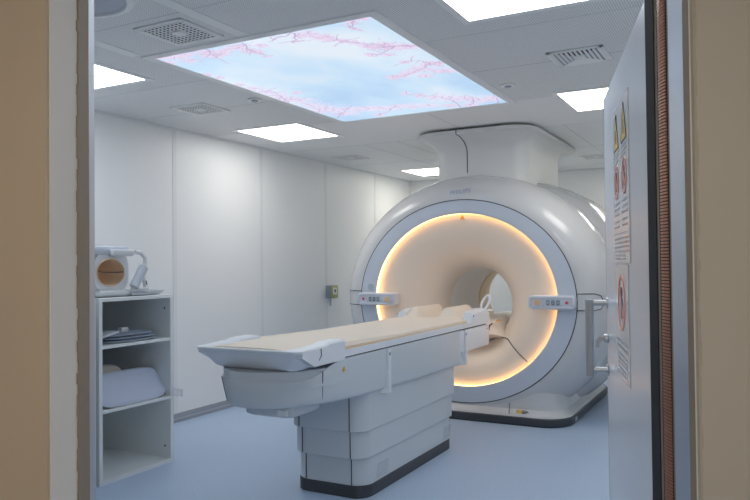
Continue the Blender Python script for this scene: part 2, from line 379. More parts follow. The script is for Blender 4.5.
CL = [(0.026, -0.006, 0.062), (0.085, 0.003, 0.072), (0.139, 0.034, 0.082), (0.223, 0.033, 0.07), (0.159, 0.147, 0.063), (0.016, 0.117, 0.053), (0.358, 0.063, 0.079), (0.369, 0.143, 0.07), (0.448, 0.116, 0.069), (0.544, 0.077, 0.066), (0.621, 0.076, 0.065), (0.623, 0.169, 0.058), (0.747, 0.126, 0.046), (0.64, 0.227, 0.039), (0.631, 0.32, 0.02), (1.039, 0.099, 0.043), (1.108, 0.078, 0.059), (1.119, 0.166, 0.061), (1.168, 0.174, 0.042), (1.15, 0.248, 0.026), (1.418, 0.043, 0.03), (1.496, 0.015, 0.037), (1.406, -0.001, 0.022), (1.378, 0.134, 0.016), (1.185, 0.247, 0.035), (1.226, 0.292, 0.035), (1.258, 0.354, 0.036), (1.281, 0.435, 0.046), (1.324, 0.482, 0.075), (1.385, 0.495, 0.084), (1.419, 0.561, 0.075), (1.481, 0.574, 0.065), (1.509, 0.613, 0.037), (1.229, 0.618, 0.039), (1.327, 0.675, 0.039), (1.53, 0.999, 0.064), (1.463, 0.987, 0.076), (1.356, 1.063, 0.079), (1.255, 1.12, 0.082), (1.149, 1.179, 0.073), (1.094, 1.178, 0.049), (1.454, 1.178, 0.081), (1.513, 1.212, 0.07), (1.341, 0.862, 0.042), (1.312, 1.244, 0.06), (0.961, 1.648, 0.043), (1.034, 1.767, 0.059), (1.108, 1.89, 0.091), (1.198, 1.983, 0.124), (1.302, 2.044, 0.142), (1.382, 2.173, 0.145), (1.489, 2.155, 0.11), (1.246, 2.304, 0.084), (1.102, 2.218, 0.084), (0.19, 2.041, 0.146), (0.178, 1.892, 0.141), (0.147, 1.782, 0.138), (0.345, 1.946, 0.139), (0.473, 1.977, 0.138), (0.582, 2.042, 0.12), (0.726, 2.038, 0.118), (0.834, 2.103, 0.118), (0.958, 2.132, 0.1), (0.433, 2.235, 0.073), (0.044, 0.788, 0.039), (0.046, 0.926, 0.068), (0.073, 1.05, 0.084), (0.081, 1.204, 0.103), (0.083, 1.362, 0.124), (0.132, 1.431, 0.142), (0.115, 1.631, 0.133), (0.263, 1.199, 0.042), (0.068, 1.826, 0.123), (0.03, 0.463, 0.035), (0.036, 0.558, 0.036)]
b = NB(); box(b, (x0, y0, HC-.003), (x1, y1, HC+.001), mi=0)
def flat(pts, z, mi):
    pts = [(min(max(p[0], x0), x1), min(max(p[1], y0), y1)) for p in pts]
    vs = [b.verts.new((p[0], p[1], z)) for p in pts]
    f = b.faces.new(vs[::-1]); f.material_index = mi
def blossom(x, y, r, mi):
    if not (x0+.004 < x < x1-.004 and y0+.004 < y < y1-.004): return
    a0 = random.random()*6
    flat([(x + r*(.75+.35*math.cos(5*2*PI*k/10+a0))*math.cos(2*PI*k/10+a0), y + r*(.75+.35*math.cos(5*2*PI*k/10+a0))*math.sin(2*PI*k/10+a0)) for k in range(10)], HC-.0036-random.random()*.0005, mi)
def strip(pts, w0, w1):
    for i, (p, q) in enumerate(zip(pts, pts[1:])):
        d = Vector((q[0]-p[0], q[1]-p[1])).normalized(); nn = Vector((-d.y, d.x))
        wa = w0 + (w1-w0)*i/max(1, len(pts)-1); wb = w0 + (w1-w0)*(i+1)/max(1, len(pts)-1)
        flat([(x0+p[0]+nn.x*wa, y0+p[1]+nn.y*wa), (x0+p[0]-nn.x*wa, y0+p[1]-nn.y*wa), (x0+q[0]-nn.x*wb, y0+q[1]-nn.y*wb), (x0+q[0]+nn.x*wb, y0+q[1]+nn.y*wb)], HC-.0044, 5)
def wander(pts, n=4, a=.012):
    out = []
    for p, q in zip(pts, pts[1:]):
        for i in range(n):
            f = i/n; out.append((p[0]+(q[0]-p[0])*f + random.uniform(-a, a), p[1]+(q[1]-p[1])*f + random.uniform(-a, a)))
    return out + [pts[-1]]
for pts in BR:
    wp = wander(pts); strip(wp, .005, .002)
    for p in wp[1:]:
        if random.random() < .7:
            a = random.random()*2*PI; l = random.uniform(.05, .13)
            tw = wander([p, (p[0]+l*math.cos(a), p[1]+l*math.sin(a))], 3, .008); strip(tw, .003, .0015)
            for q in tw: blossom(x0+q[0], y0+q[1], random.uniform(.008, .014), random.choice((2, 3)))
for cx, cy, r in CL:
    big = r > .09
    for i in range(int(80 + 14000*r*r)):
        d = r*abs(random.gauss(0, .55)); a = random.random()*2*PI
        lum = random.random()
        mi = random.choice((1, 1, 1, 2, 4) if big else (1, 2, 2, 3, 4))
        blossom(x0+cx+d*math.cos(a), y0+cy+d*math.sin(a), random.uniform(.006, .015), mi)
    for i in range(3 if big else 1):
        a = random.random()*2*PI; l = r*random.uniform(.6, 1.1)
        strip(wander([(cx, cy), (cx+l*math.cos(a), cy+l*math.sin(a))], 4, .008), .003, .0015)
obj('backlit_print', b, [M['sky'], M['bl1'], M['bl2'], M['bl3'], M['bl4'], M['twig']], t, smooth=False)

# air vents
def vent(label, rect=False):
    t = thing('ceiling_vent', label, 'air vent', (0, 0, HC), 'ceiling air vents'); s = .175
    b = NB()
    for lo, hi in (((-s, -s), (s, -s+.028)), ((-s, s-.028), (s, s)), ((-s, -s), (-s+.028, s)), ((s-.028, -s), (s, s))):
        box(b, (*lo, HC-.010), (*hi, HC), bev=.002)
    obj('frame', b, M['frame_white'], t)
    b = NB(); box(b, (-s+.02, -s+.02, HC-.004), (s-.02, s-.02, HC-.0015)); obj('backing', b, M['sens'] if rect else M['vent_dark'], t)
    if rect:
        b = NB(); loft(b, [[(-.03, -.03, z), (.03, -.03, z), (.14, -.15, z), (-.14, -.15, z)] for z in (HC-.006, HC-.003)]); obj('opening', b, M['vent_dark'], t, smooth=False)
    b = NB(); box(b, (-.038, -.038, HC-.014), (.038, .038, HC-.004), bev=.002); obj('centre_plate', b, M['frame_white'], t)
    b = NB()
    if rect:      # slats running front to back, plain far field
        for i in range(-5, 6):
            x = i*.0285
            box(b, (x-.0085, -s+.025, HC-.012), (x+.0085, s-.025, HC-.0105))
        loft(b, [[(-.038, .036, z), (.038, .036, z), (.145, .15, z), (-.145, .15, z)] for z in (HC-.0135, HC-.0115)])
    else:         # egg-crate grid
        for i in range(-5, 6):
            x = i*.0285
            box(b, (x-.0055, -s+.025, HC-.012), (x+.0055, s-.025, HC-.0105)); box(b, (-s+.025, x-.0055, HC-.012), (s-.025, x+.0055, HC-.0105))
    obj('grille', b, M['frame_white'], t, smooth=False)
    return t
pv = vent('square egg-crate air vent in the ceiling near the upper left corner'); pv.location = (-2.842, 2.99, HC)
for x, y, lab in ((-4.10, 4.56, 'square egg-crate air vent in the ceiling above the left wall, before the light'),
                  (-4.42, 7.62, 'small far air vent in the ceiling near the left wall, beyond the light'),
                  (-1.76, 9.17, 'far air vent in the ceiling right of the scanner column')):
    t = copy_tree(pv); t.location = (x, y, HC); t['label'] = lab
vent('slatted air vent in the ceiling right of the blossom picture', True).location = (-.975, 4.61, HC)
# round speaker and detectors
t = thing('ceiling_speaker', 'round grey ceiling speaker at the upper left', 'speaker', (-2.89, 2.32, HC))
b = NB(); n = 48
def ringloop(c, r, z): return [(c[0]+r*math.cos(2*PI*i/n), c[1]+r*math.sin(2*PI*i/n), z) for i in range(n)]
loft(b, [ringloop((-2.89, 2.32), r*1.33, z) for r, z in ((.215, HC), (.213, HC-.016), (.205, HC-.022), (.188, HC-.022), (.184, HC-.012), (.184, HC))], False, False)
obj('rim', b, M['frame_white'], t)
b = NB(); loft(b, [ringloop((-2.89, 2.32), r*1.33, z) for r, z in ((.186, HC-.010), (.16, HC-.0155), (.08, HC-.019), (.01, HC-.020))], False, True)
obj('mesh_cover', b, M['sens'], t)
def detector(label):
    t = thing('ceiling_detector', label, 'detector', (0, 0, HC), 'small round ceiling detectors')
    b = NB(); cyl(b, (0, 0, HC-.010), (0, 0, 1), .058, .010, 28, .003); obj('flange', b, M['frame_white'], t)
    b = NB(); cyl(b, (0, 0, HC-.020), (0, 0, 1), .026, .012, 20, .004); obj('sensor', b, M['sens'], t)
    return t
dt = detector('small round detector between the blossom picture and the egg-crate vents'); dt.location = (-3.5, 4.52, HC)
t = copy_tree(dt); t.location = (-1.605, 5.10, HC); t['label'] = 'small round detector between the blossom picture and the slatted vent'

# ------------------------------------------------------------------ MRI scanner
XC = -2.51
sc = thing('mri_scanner', 'big round white scanner with glowing amber ring around its bore', 'scanner', (XC, 7.4, 0))
NP = 96
def el(cx, cz, a, bb, y, e=2.0, zmin=None, n=NP):
    out = []
    for i in range(n):
        t_ = 2*PI*i/n; c, s = math.cos(t_), math.sin(t_)
        x = cx + a*math.copysign(abs(c)**(2/e), c); z = cz + bb*math.copysign(abs(s)**(2/e), s)
        if zmin is not None: z = max(z, zmin)
        out.append((x, y, z))
    return out
YF = 6.41; ZB = .082
def capdim(th): s = math.sin(th); return (1.098+.302*s, .972+.268*s, 1.127+.008*s, YF+.006+.45*(1-math.cos(th)))
b = NB(); L = []
for i in range(0, 15):
    a_, b_, c_, y_ = capdim(PI/2*i/14); L.append(el(XC, c_, a_, b_, y_, 2, ZB))
for y, a_, b_, e in ((6.98, 1.397, 1.237, 2.0), (7.04, 1.385, 1.228, 2.0), (7.07, 1.372, 1.215, 2.05), (7.10, 1.385, 1.225, 2.1), (7.18, 1.40, 1.24, 2.25), (7.5, 1.41, 1.245, 2.4), (8.1, 1.40, 1.24, 2.4), (8.35, 1.36, 1.20, 2.3), (8.48, 1.27, 1.12, 2.2), (8.54, 1.12, 1.0, 2.1), (8.55, .75, .72, 2.0), (8.53, .60, .60, 2)):
    L.append(el(XC, 1.135, a_, b_, y, e, ZB))
loft(b, L, False, False); obj('cover', b, M['cover'], sc)
# front ring face with an inner lip
RA, RB, RZ = .9255, .8277, 1.139
b = NB(); L = []
for k_, y in ((0, YF+.012), (.0, YF+.004), (.004, YF)):
    L.append(el(XC, 1.127, 1.096-k_, .970-k_, y))
for f in (.25, .5, .75): L.append(el(XC, 1.127+(RZ-1.127)*f, 1.092+(RA-1.092)*f, .966+(RB-.966)*f, YF))
L += [el(XC, RZ, RA+.006, RB+.006, YF), el(XC, RZ, RA+.001, RB+.001, YF+.002), el(XC, RZ, RA, RB, YF+.008)]
loft(b, L, False, False); obj('front_ring', b, M['ring_face'], sc)
b = NB(); tube(b, [(p[0], p[1], p[2]) for p in el(XC, 1.127, 1.098, .972, YF+.006)], .0055, 6, True); obj('ring_seam', b, M['seam'], sc)
b = NB(); loft(b, [el(XC, RZ, RA, RB, YF+.007), el(XC, RZ, RA-.002, RB-.002, YF+.056)], False, False); obj('ring_light', b, M['ringlight'], sc)
# flare
FL = .55
def fdim(t_): q = 1-math.sin(t_); return (.345+(RA-.003-.345)*q, .36+(RB-.003-.36)*q, 1.08+(RZ-1.08)*q, YF+.055+FL*(1-math.cos(t_)))
b = NB(); L = []
for i in range(29):
    a_, b_, c_, y_ = fdim(PI/2*i/28); L.append(el(XC, c_, a_, b_, y_))
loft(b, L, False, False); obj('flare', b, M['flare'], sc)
def surfY(fn, x, z, grow):
    lo, hi = 0.0, PI/2
    for _ in range(40):
        m_ = (lo+hi)/2; a_, b_, c_, y_ = fn(m_)
        ins = ((x-XC)/a_)**2 + ((z-c_)/b_)**2 < 1
        if ins == grow: hi = m_
        else: lo = m_
    return fn((lo+hi)/2)[3]
def flareY(x, z): return surfY(fdim, x, z, False)
def capY(x, z): return surfY(capdim, x, z, True)
# bore and rear flare
YI = fdim(PI/2)[3]
b = NB(); loft(b, [el(XC, 1.08, .345, .36, YI), el(XC, 1.08, .338, .353, YI+.012), el(XC, 1.08, .338, .353, 7.84)], False, False); obj('bore', b, M['bore'], sc)
b = NB(); L = [el(XC, 1.08, .338, .353, 7.84), el(XC, 1.08, .325, .345, 7.85)]
for i in range(13):
    t_ = PI/2*i/12; q = 1-math.cos(t_); L.append(el(XC, 1.08+.05*q, .325+.275*q, .345+.255*q, 8.02+.51*math.sin(t_)))
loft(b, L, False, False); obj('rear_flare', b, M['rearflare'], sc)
b = NB(); box(b, (XC-.27, YI-.10, .84), (XC+.27, 8.6, .885), bev=.01); obj('bore_rail', b, M['bore'], sc)
# docking piece at the bottom of the flare
b = NB(); L = []
for y, w, zt, zb in ((6.56, .22, .845, .80), (6.60, .26, .89, .785), (6.68, .29, .925, .76), (6.85, .29, .945, .72), (7.05, .28, .95, .70)):
    L.append([(XC-w, y, zt-.05), (XC-w+.03, y, zt), (XC-w+.1, y, zt-.012), (XC+w-.1, y, zt-.012), (XC+w-.03, y, zt), (XC+w, y, zt-.05), (XC+w+.07, y, zb), (XC-w-.07, y, zb)])
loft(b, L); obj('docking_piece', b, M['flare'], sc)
def surf_line(pts, fn, r=.004, off=-.002, n=5):
    out = []
    for p, q in zip(pts, pts[1:]):
        for i in range(n):
            x = p[0]+(q[0]-p[0])*i/n; z = p[1]+(q[1]-p[1])*i/n; out.append((x, fn(x, z)+off, z))
    x, z = pts[-1]; out.append((x, fn(x, z)+off, z)); return out
b = NB(); tube(b, surf_line([(-2.62, .66), (-2.50, .675), (-2.36, .715), (-2.26, .755), (-2.15, .765), (-2.11, .757), (-2.0, .665), (-1.885, .572)], flareY), .0045, 6); obj('flare_seam', b, M['seam'], sc)
b = NB(); box(b, (XC+.285, 6.60, .925), (XC+.325, 6.63, .936)); obj('marker', b, M['orange'], sc)
b = NB(); tube(b, [(XC+.19, 6.55, .815), (XC+.225, 6.55, .845), (XC+.23, 6.565, .885), (XC+.25, 6.59, .905)], .007, 6); obj('docking_gap', b, M['seam'], sc)
# skirt and plinth
b = NB(); L = []
for z, i_ in ((.075, 0.0), (.10, .006), (.12, .030), (.14, .052), (.17, .056), (.22, .060), (.28, .064), (.35, .076), (.45, .096), (.55, .125), (.65, .17), (.75, .25), (.85, .36)):
    L.append([(x, y, z) for x, y in rrect(XC-1.0+i_*1.1, XC+1.0-i_*1.1, 6.365+i_, 8.5-i_, .26-i_*.2, 14)])
loft(b, L)
bmesh.ops.subdivide_edges(b, edges=[e for e in b.edges if e.calc_length() > .5], cuts=30, use_grid_fill=True)
kill = [f for f in b.faces if f.calc_center_median().z > .82 or (f.calc_center_median().y < 7.2 and ((f.calc_center_median().x-XC)/1.02)**2 + ((f.calc_center_median().z-1.127)/.90)**2 < 1)]
bmesh.ops.delete(b, geom=kill, context='FACES')
obj('skirt', b, M['cover'], sc)
b = NB(); L = []
for z, i_ in ((0, .012), (.012, 0), (.072, -.003), (.08, .004)):
    L.append([(x, y, z) for x, y in rrect(XC-1.01+i_, XC+1.01-i_, 6.355+i_, 8.51-i_, .265, 8)])
loft(b, L); obj('plinth', b, M['plinth'], sc)
b = NB(); box(b, (XC+1.005, 6.66, .02), (XC+1.0165, 6.73, .058), bev=.002); obj('rating_plate', b, M['sens'], sc)['label'] = 'small grey rating plate'
b = NB(); tube(b, [(-2.045, 6.425, .19), (-2.04, 6.392, .14), (-2.035, 6.369, .10)], .004, 6); obj('skirt_seam', b, M['seam'], sc)
b = NB(); prism(b, [(0.025*math.cos(2*PI*i/20), .022*math.sin(2*PI*i/20)) for i in range(20)], lambda p: (-1.945+p[0], 6.394, .122+p[1]), lambda p: (-1.945+p[0], 6.378, .122+p[1])); st = obj('warning_sticker', b, M['yellow'], sc)
b = NB()
for i, w_ in enumerate((.05, .06, .035)): box(b, (-1.915, 6.377, .132-.012*i), (-1.915+w_, 6.384, .138-.012*i))
obj('sticker_text', b, M['ink'], st)
b = NB(); prism(b, [(-.024, -.02), (.024, -.02), (0, .024)], lambda p: (-2.505+p[0], flareY(-2.505, 1.942)-.001, 1.935+p[1]), lambda p: (-2.505+p[0], flareY(-2.505, 1.942)-.006, 1.935+p[1])); obj('warning_triangle', b, M['orange'], sc)['label'] = 'small orange warning triangle'
b = NB(); cyl(b, (-3.495, YF-.004, 1.255), (0, 1, 0), .034, .006, 24, .001); obj('sensor_dot', b, M['sens'], sc)
bm = text_bm('PHILIPS', .062, lambda x, y: Vector((-2.515+x, capY(-2.515+x, 2.180+.07*x+y)-.0025, 2.180+.07*x+y)))
obj('lettering', bm, M['logo'], sc, smooth=False)
# control panels
def control_panel(x0_, x1_, z0_, z1_, left):
    b = NB(); r = .03
    prism(b, rrect(x0_, x1_, z0_, z1_, r), lambda p: (p[0], YF+.06, p[1]), lambda p: (p[0], 6.352, p[1]))
    L = [[(x, 6.352-d, z) for x, z in rrect(x0_+i_, x1_-i_, z0_+i_, z1_-i_, r)] for i_, d in ((0, 0), (.006, .010), (.018, .013), (.022, .009))]
    loft(b, L, False, True)
    p = obj('control_panel', b, M['panel_grey'], sc)
    yf = 6.352-.010; zc = (z0_+z1_)/2
    w = x1_-x0_; sg = 1 if left else -1
    ox = x0_ if left else x1_
    def fx(f): return ox + sg*w*f
    b = NB(); prism(b, rrect(fx(.80)-.026, fx(.80)+.026, zc-.022, zc+.022, .006, 3), lambda q: (q[0], yf, q[1]), lambda q: (q[0], yf-.012, q[1])); obj('button', b, M['btn_orange'], p)['label'] = 'square orange button'
    b = NB(); cyl(b, (fx(.17), yf, zc+.002), (0, -1, 0), .014, .012, 16, .003); obj('button', b, M['btn_red'], p)['label'] = 'small round red button'
    for g, ch in zip((-1, 0, 1), '080'):
        cx = fx(.46)+g*.045
        b = NB(); box(b, (cx-.019, yf-.004, zc-.026), (cx+.019, yf, zc+.026), bev=.003)
        for dz in (-.017, 0, .017):
            if dz == 0 and ch == '0': continue
            box(b, (cx-.009, yf-.006, zc+dz-.003), (cx+.009, yf-.003, zc+dz+.003), mi=1)
        for dx in (-.010, .010): box(b, (cx+dx-.002, yf-.006, zc-.018), (cx+dx+.002, yf-.003, zc+.018), mi=1)
        obj('display', b, [M['display'], M['digit']], p)
    for f in (.06, .28, .66, .94):
        b = NB(); cyl(b, (fx(f), yf, zc-.024), (0, -1, 0), .005, .004, 10); obj('indicator_light', b, M['sens'], p)
    return p
pl = control_panel(-3.615, -3.19, 1.072, 1.197, True)
pr_ = control_panel(-1.835, -1.415, 1.066, 1.192, False)
for z in (1.213, 1.07):
    b = NB(); tube(b, [(x, capY(x, z)-.003, z) for x in (-3.60, -3.66, -3.72, -3.78, -3.83)], .004, 6); obj('panel_seam', b, M['seam'], sc)
b = NB(); tube(b, [(x, capY(x, z)-.003, z) for x, z in ((-1.42, 1.205), (-1.35, 1.207), (-1.27, 1.207), (-1.225, 1.19), (-1.21, 1.15), (-1.21, 1.10), (-1.225, 1.07), (-1.27, 1.06), (-1.36, 1.058), (-1.42, 1.058))], .004, 6); obj('panel_seam', b, M['seam'], sc)
b = NB(); prism(b, rrect(-3.66, -3.63, 1.085, 1.2, .006, 3), lambda q: (q[0], capY(q[0], q[1])+.01, q[1]), lambda q: (q[0], capY(q[0], q[1])-.004, q[1])); obj('panel_label', b, M['sens'], sc)
# column up to the ceiling
b = NB(); L = []
cx0, cx1, cy0, cy1 = -2.925, -1.955, 6.76, 8.15
fx0, fx1, fy0, fy1 = -3.06, -1.82, 6.46, 8.54
for z in (2.15, 2.40, 2.60): L.append((z, 0.0))
for i in range(1, 9):
    a_ = PI/2*i/8; L.append((2.60+.145*math.sin(a_), 1-math.cos(a_)))
L += [(2.757, 1.0), (2.780, 1.0), (2.786, .99)]
rows = []
for z, f in L:
    rows.append([(x, y, z) for x, y in rrect(cx0+(fx0-cx0)*f, cx1+(fx1-cx1)*f, cy0+(fy0-cy0)*f, cy1+(fy1-cy1)*f, 0.15+.13*f, 10)])
loft(b, rows); obj('column', b, M['column'], sc)
b = NB(); rows = [[(x, y, z) for x, y in rrect(fx0+.12, fx1-.12, fy0+.12, fy1-.12, .2, 10)] for z in (2.78, HC+.002)]; loft(b, rows); obj('column_gap_shade', b, M['black'], sc)  # black block stands in for the shadow gap between flange and ceiling
b = NB(); pts = []
for z, f in L[1:]: pts.append((-2.56, cy0+(fy0-cy0)*f-.001, z))
tube(b, pts, .005, 6); obj('column_seam', b, M['seam'], sc)

# ------------------------------------------------------------------ patient table
TX = -2.52
tb = thing('patient_table', 'long white patient table with beige mattress leading into the bore', 'patient table', (TX, 4.65, 0))
TP = -2.475
tiers = [('plinth', 'plinth', 0, .078, .272, 3.955, 5.41, M['plinth']), ('pedestal_section', None, .078, .27, .268, 3.96, 5.415, M['table']),
         ('pedestal_section', None, .255, .445, .277, 3.93, 5.45, M['table']), ('pedestal_section', None, .43, .70, .286, 3.905, 5.49, M['table'])]
def tierloop(hw, y0_, y1_, z, bow=.03):
    out = []
    for x, y in rrect(TP-hw, TP+hw, y0_, y1_, .09, 7):
        if y < y0_+.1: y -= bow*(1-((x-TP)/hw)**2)
        out.append((x, y, z))
    return out
for nm, _, z0_, z1_, hw, ya, yb, m_ in tiers:
    b = NB(); loft(b, [tierloop(hw+d, ya-d, yb+d, z) for z, d in ((z0_, -.004), (z0_+.004, 0), (z1_-.004, 0), (z1_, -.004))])
    o = obj(nm, b, m_, tb)
    if nm != 'plinth':
        for sg in (-1, 1):
            x = TP+sg*(hw-.095)
            y = ya-.03*(1-((x-TP)/hw)**2)
            b = NB(); tube(b, [(x, y-.0005, z0_+.004), (x, y-.0005, z1_-.004)], .0035, 6); obj('seam', b, M['seam'], o)
    if z0_ == .078:
        for ya_, in ((4.10,), (5.21,)):
            b = NB()
            for r_ in range(6):
                for c_ in range(9):
                    box(b, (TP+hw-.004, ya_+c_*.018+r_*.004, .10+r_*.016), (TP+hw+.0015, ya_+c_*.018+r_*.004+.010, .10+r_*.016+.006))
            obj('vent_slots', b, M['sens'], o, smooth=False)
# lower carriage: boat-shaped shell
def ztop(y):
    t_ = min(1, max(0, (y-3.30)/.30)); t_ = t_*t_*(3-2*t_); return .852 + (.937-.852)*t_
def plan(hw, yfront, yend, blunt, n=24):
    """half outline from the right end round the bow to the left end"""
    pts = [(hw, yend), (hw, 5.0), (hw, 4.6), (hw, 4.3), (hw, 4.1), (hw, 3.95), (hw, 3.85), (hw, 3.77)]
    yc = yfront + blunt
    for i in range(n+1):
        a_ = PI*i/n; c, s = math.cos(a_), math.sin(a_)
        pts.append((hw*c, yc - blunt*abs(s)**.8))
    pts += [(-x, y) for x, y in pts[:8][::-1]]
    return pts
YE = 5.50
def fade(y): t_ = min(1, max(0, (y-3.25)/.7)); return t_*t_*(3-2*t_)
b = NB(); rows = []
for f, inset in ((0, .075), (.012, .052), (.04, .036), (.09, .028), (.3, .021), (.6, .012), (.97, .001), (1.0, 0.003), (1.0, -.018)):
    row = []
    for k_, (x, y) in enumerate(plan(.365-inset, 3.12+inset*1.1, YE, .57)):
        x += (1 if x > 0 else -1)*inset*.70*fade(y)
        zb = .692 - .042*min(1, max(0, (y-3.2)/2.2)); row.append((TX+x, y, zb + (ztop(y)-zb)*f - (.004 if inset < 0 else 0)))
    rows.append(row)
rows = rows[:-1]
rows.append([(TX+(x*.96), y+.012, z) for (x, y, z) in [(p[0]-TX, p[1], p[2]) for p in rows[-1]]])
bmv = rows
loft(b, rows, True, True); obj('carriage_shell', b, M['table'], tb)
# extension toward the bore
b = NB(); box(b, (TX-.366, YE-.05, .745), (TX+.366, 6.20, .935), bev=.02, seg=3); obj('carriage_extension', b, M['table_white'], tb)
for s_ in (1, -1):
    b = NB(); cyl(b, (TX+s_*.365, 6.13, .90), (s_, 0, 0), .007, .003, 10); obj('bolt', b, M['ink'], tb)
# inner body between shell and tabletop
b = NB(); loft(b, [[(TX+x, y, z) for x, y in plan(.357, 3.13, 5.45, .57)] for z in (.80, .900)]); obj('inner_body', b, M['table'], tb)
b = NB(); box(b, (TX-.35, 3.62, .895), (TX+.35, 6.15, .947)); obj('slide_gap', b, M['ink'], tb)
b = NB(); 
INS = ((0, .075), (.04, .036), (.09, .028), (.3, .021), (.6, .012), (.97, .001), (1.0, .001))
def shell_pt(k_, f):
    i_ = next(a[1]+(b_[1]-a[1])*(f-a[0])/(b_[0]-a[0]) for a, b_ in zip(INS, INS[1:]) if a[0] <= f <= b_[0])
    x, y = plan(.365-i_, 3.12+i_*1.1, YE, .57)[k_]; zb = .692 - .042*min(1, max(0, (y-3.2)/2.2)); return (TX+x*1.002, y-.001, zb+(ztop(y)-zb)*f)
for k_ in (11, 25):
    b = NB(); tube(b, [shell_pt(k_, .03+.97*q/12) for q in range(13)], .003, 6); obj('shell_seam', b, M['seam'], tb)
b = NB(); loft(b, [[(x, y, z) for x, y in rrect(TX-.13+i_, TX+.22-i_, 3.28+i_, 3.62-i_, .05, 5)] for z, i_ in ((.63, .02), (.64, .005), (.72, 0))]); ub = obj('underside_box', b, M['table'], tb)
b = NB(); box(b, (TX+.14, 3.262, .650), (TX+.20, 3.27, .680)); obj('printed_label', b, M['paper'], ub)
# fins on the side panel
for y_ in (4.17, 5.60-.03):
    for sg in (1, -1):
        b = NB()
        loft(b, [[(TX+sg*.30, y_-.06*(1-f), z), (TX+sg*.30, y_+.035, z), (TX+sg*(.376), y_+.035, z), (TX+sg*(.376), y_-.002, z)] for z, f in ((.645, 0.0), (.78, .5), (.92, 1.0), (.934, 1.0))])
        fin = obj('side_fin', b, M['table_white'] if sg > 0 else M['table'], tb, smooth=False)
        b = NB(); cyl(b, (TX+sg*.375, y_+.016, .90), (sg, 0, 0), .012, .003, 14); obj('rivet', b, M['logo'], fin)
b = NB(); prism(b, [(-.014, -.012), (.014, -.012), (0, .014)], lambda p: (TX+.34, 3.62+p[0], .875+p[1]), lambda p: (TX+.3655, 3.62+p[0], .875+p[1])); obj('warning_triangle', b, M['orange'], tb)['label'] = 'tiny orange warning triangle'
# tabletop tray with front tub
def front(hw, y0_, y1_, r, bow, z, n=8):
    out = []
    for x, y in rrect(TX-hw, TX+hw, y0_, y1_, r, n):
        if y < y0_+r+.01: y -= bow*(1-(x-TX)**2/hw**2)
        out.append((x, y, z))
    return out
b = NB(); loft(b, [front(.365, 3.55, 6.16, .03, 0, z) for z in (.946, .950, .982, .986)]); obj('tabletop', b, M['table_white'], tb)
b = NB(); rows = []
for z, i_ in ((.896, .13), (.902, .10), (.92, .07), (.96, .045), (1.008, .022), (1.012, .004), (1.016, 0), (1.026, 0), (1.029, .004)):
    rows.append(front(.366-i_, 3.145+i_*1.1, 3.62-min(i_, .02), .045, .028, z))
loft(b, rows, True, True); tr = obj('foot_tray', b, M['table_white'], tb)
# hand grips on both sides of the foot end
for sg in (1, -1):
    b = NB(); rows = []
    for y, h in ((3.18, -.002), (3.30, .004), (3.42, .010), (3.45, .019), (3.60, .022), (3.63, .018)):
        xa, xb = TX+sg*.364, TX+sg*.265
        rows.append([(xa, y, (.93 if y > 3.25 else .99)), (xa+sg*.003, y, 1.02+h), (xa-sg*.008, y, 1.030+h), (xb+sg*.012, y, 1.030+h), (xb, y, 1.02+h), (xb, y, .99)])
    loft(b, rows); g = obj('hand_grip', b, M['table_white'], tb)
    b = NB(); tube(b, [(TX+sg*.368, 3.36, 1.025), (TX+sg*.367, 3.365, .985), (TX+sg*.364, 3.345, .96)], .003, 6); obj('seam', b, M['seam'], g)
# mattress
def sm0(t_): t_ = min(1, max(0, t_)); return t_*t_*(3-2*t_)
b = NB(); rows = []
for y, e in ((3.165, .10), (3.175, .085), (3.60, .085), (3.635, .085), (3.645, 0.0), (4.5, 0), (5.3, 0), (5.60, 0), (5.70, .006)):
    hw = .345-e; zt = 1.012 + .020*(1-sm0((y-3.60)/.5)); zb = .990 + .036*(1-sm0((y-3.62)/.03)); rows.append([(TX-hw, y, zb), (TX-hw-.003, y, zb+.3*(zt-zb)), (TX-hw+.008, y, zt-.002)] + [(TX+hw*f, y, zt+.004*(1-f*f)) for f in (-.8, -.4, 0, .4, .8)] + [(TX+hw-.008, y, zt-.002), (TX+hw+.003, y, zb+.3*(zt-zb)), (TX+hw, y, zb)])
loft(b, rows); mt = obj('mattress', b, M['mattress'], tb)
b = NB(); box(b, (TX-.351, 3.62, .984), (TX+.351, 5.68, .992), bev=.003); obj('edge_piping', b, M['mattress_edge'], mt)
b = NB(); box(b, (TX-.31, 4.24, 1.012), (TX+.31, 4.244, 1.0145)); obj('crease', b, M['mattress_edge'], mt)
# head rest: cradle with two wings and a hollow between them
b = NB(); nx, ny = 44, 40; grid = []; HW = .275
def sm(t_): t_ = min(1, max(0, t_)); return t_*t_*(3-2*t_)
for j in range(ny+1):
    y = 5.50 + .70*j/ny; row = []
    for i in range(nx+1):
        x = -HW + 2*HW*i/nx
        wing = sm((abs(x)-.055)/.075)*(1-sm((abs(x)-.155)/.12))
        z = 1.014 + (.090*wing - .012*(1-sm((abs(x)-.03)/.06)))*sm((y-5.60)/.16)
        row.append(b.verts.new((TX+x, y, max(z, .995))))
    grid.append(row)
for j in range(ny):
    for i in range(nx): b.faces.new((grid[j][i], grid[j][i+1], grid[j+1][i+1], grid[j+1][i]))
low = [[b.verts.new((v.co.x, v.co.y, .987)) for v in r_] for r_ in (grid[0], grid[-1])]
for r_, l_ in ((grid[0], low[0]), (grid[-1], low[1])):
    for i in range(nx): b.faces.new((r_[i], r_[i+1], l_[i+1], l_[i]))
for c_ in (0, nx):
    col_ = [g[c_] for g in grid]; lw = [b.verts.new((v.co.x, v.co.y, .987)) for v in col_]
    for j in range(ny): b.faces.new((col_[j], col_[j+1], lw[j+1], lw[j]))
bmesh.ops.recalc_face_normals(b, faces=b.faces); obj('headrest', b, M['mattress'], tb)
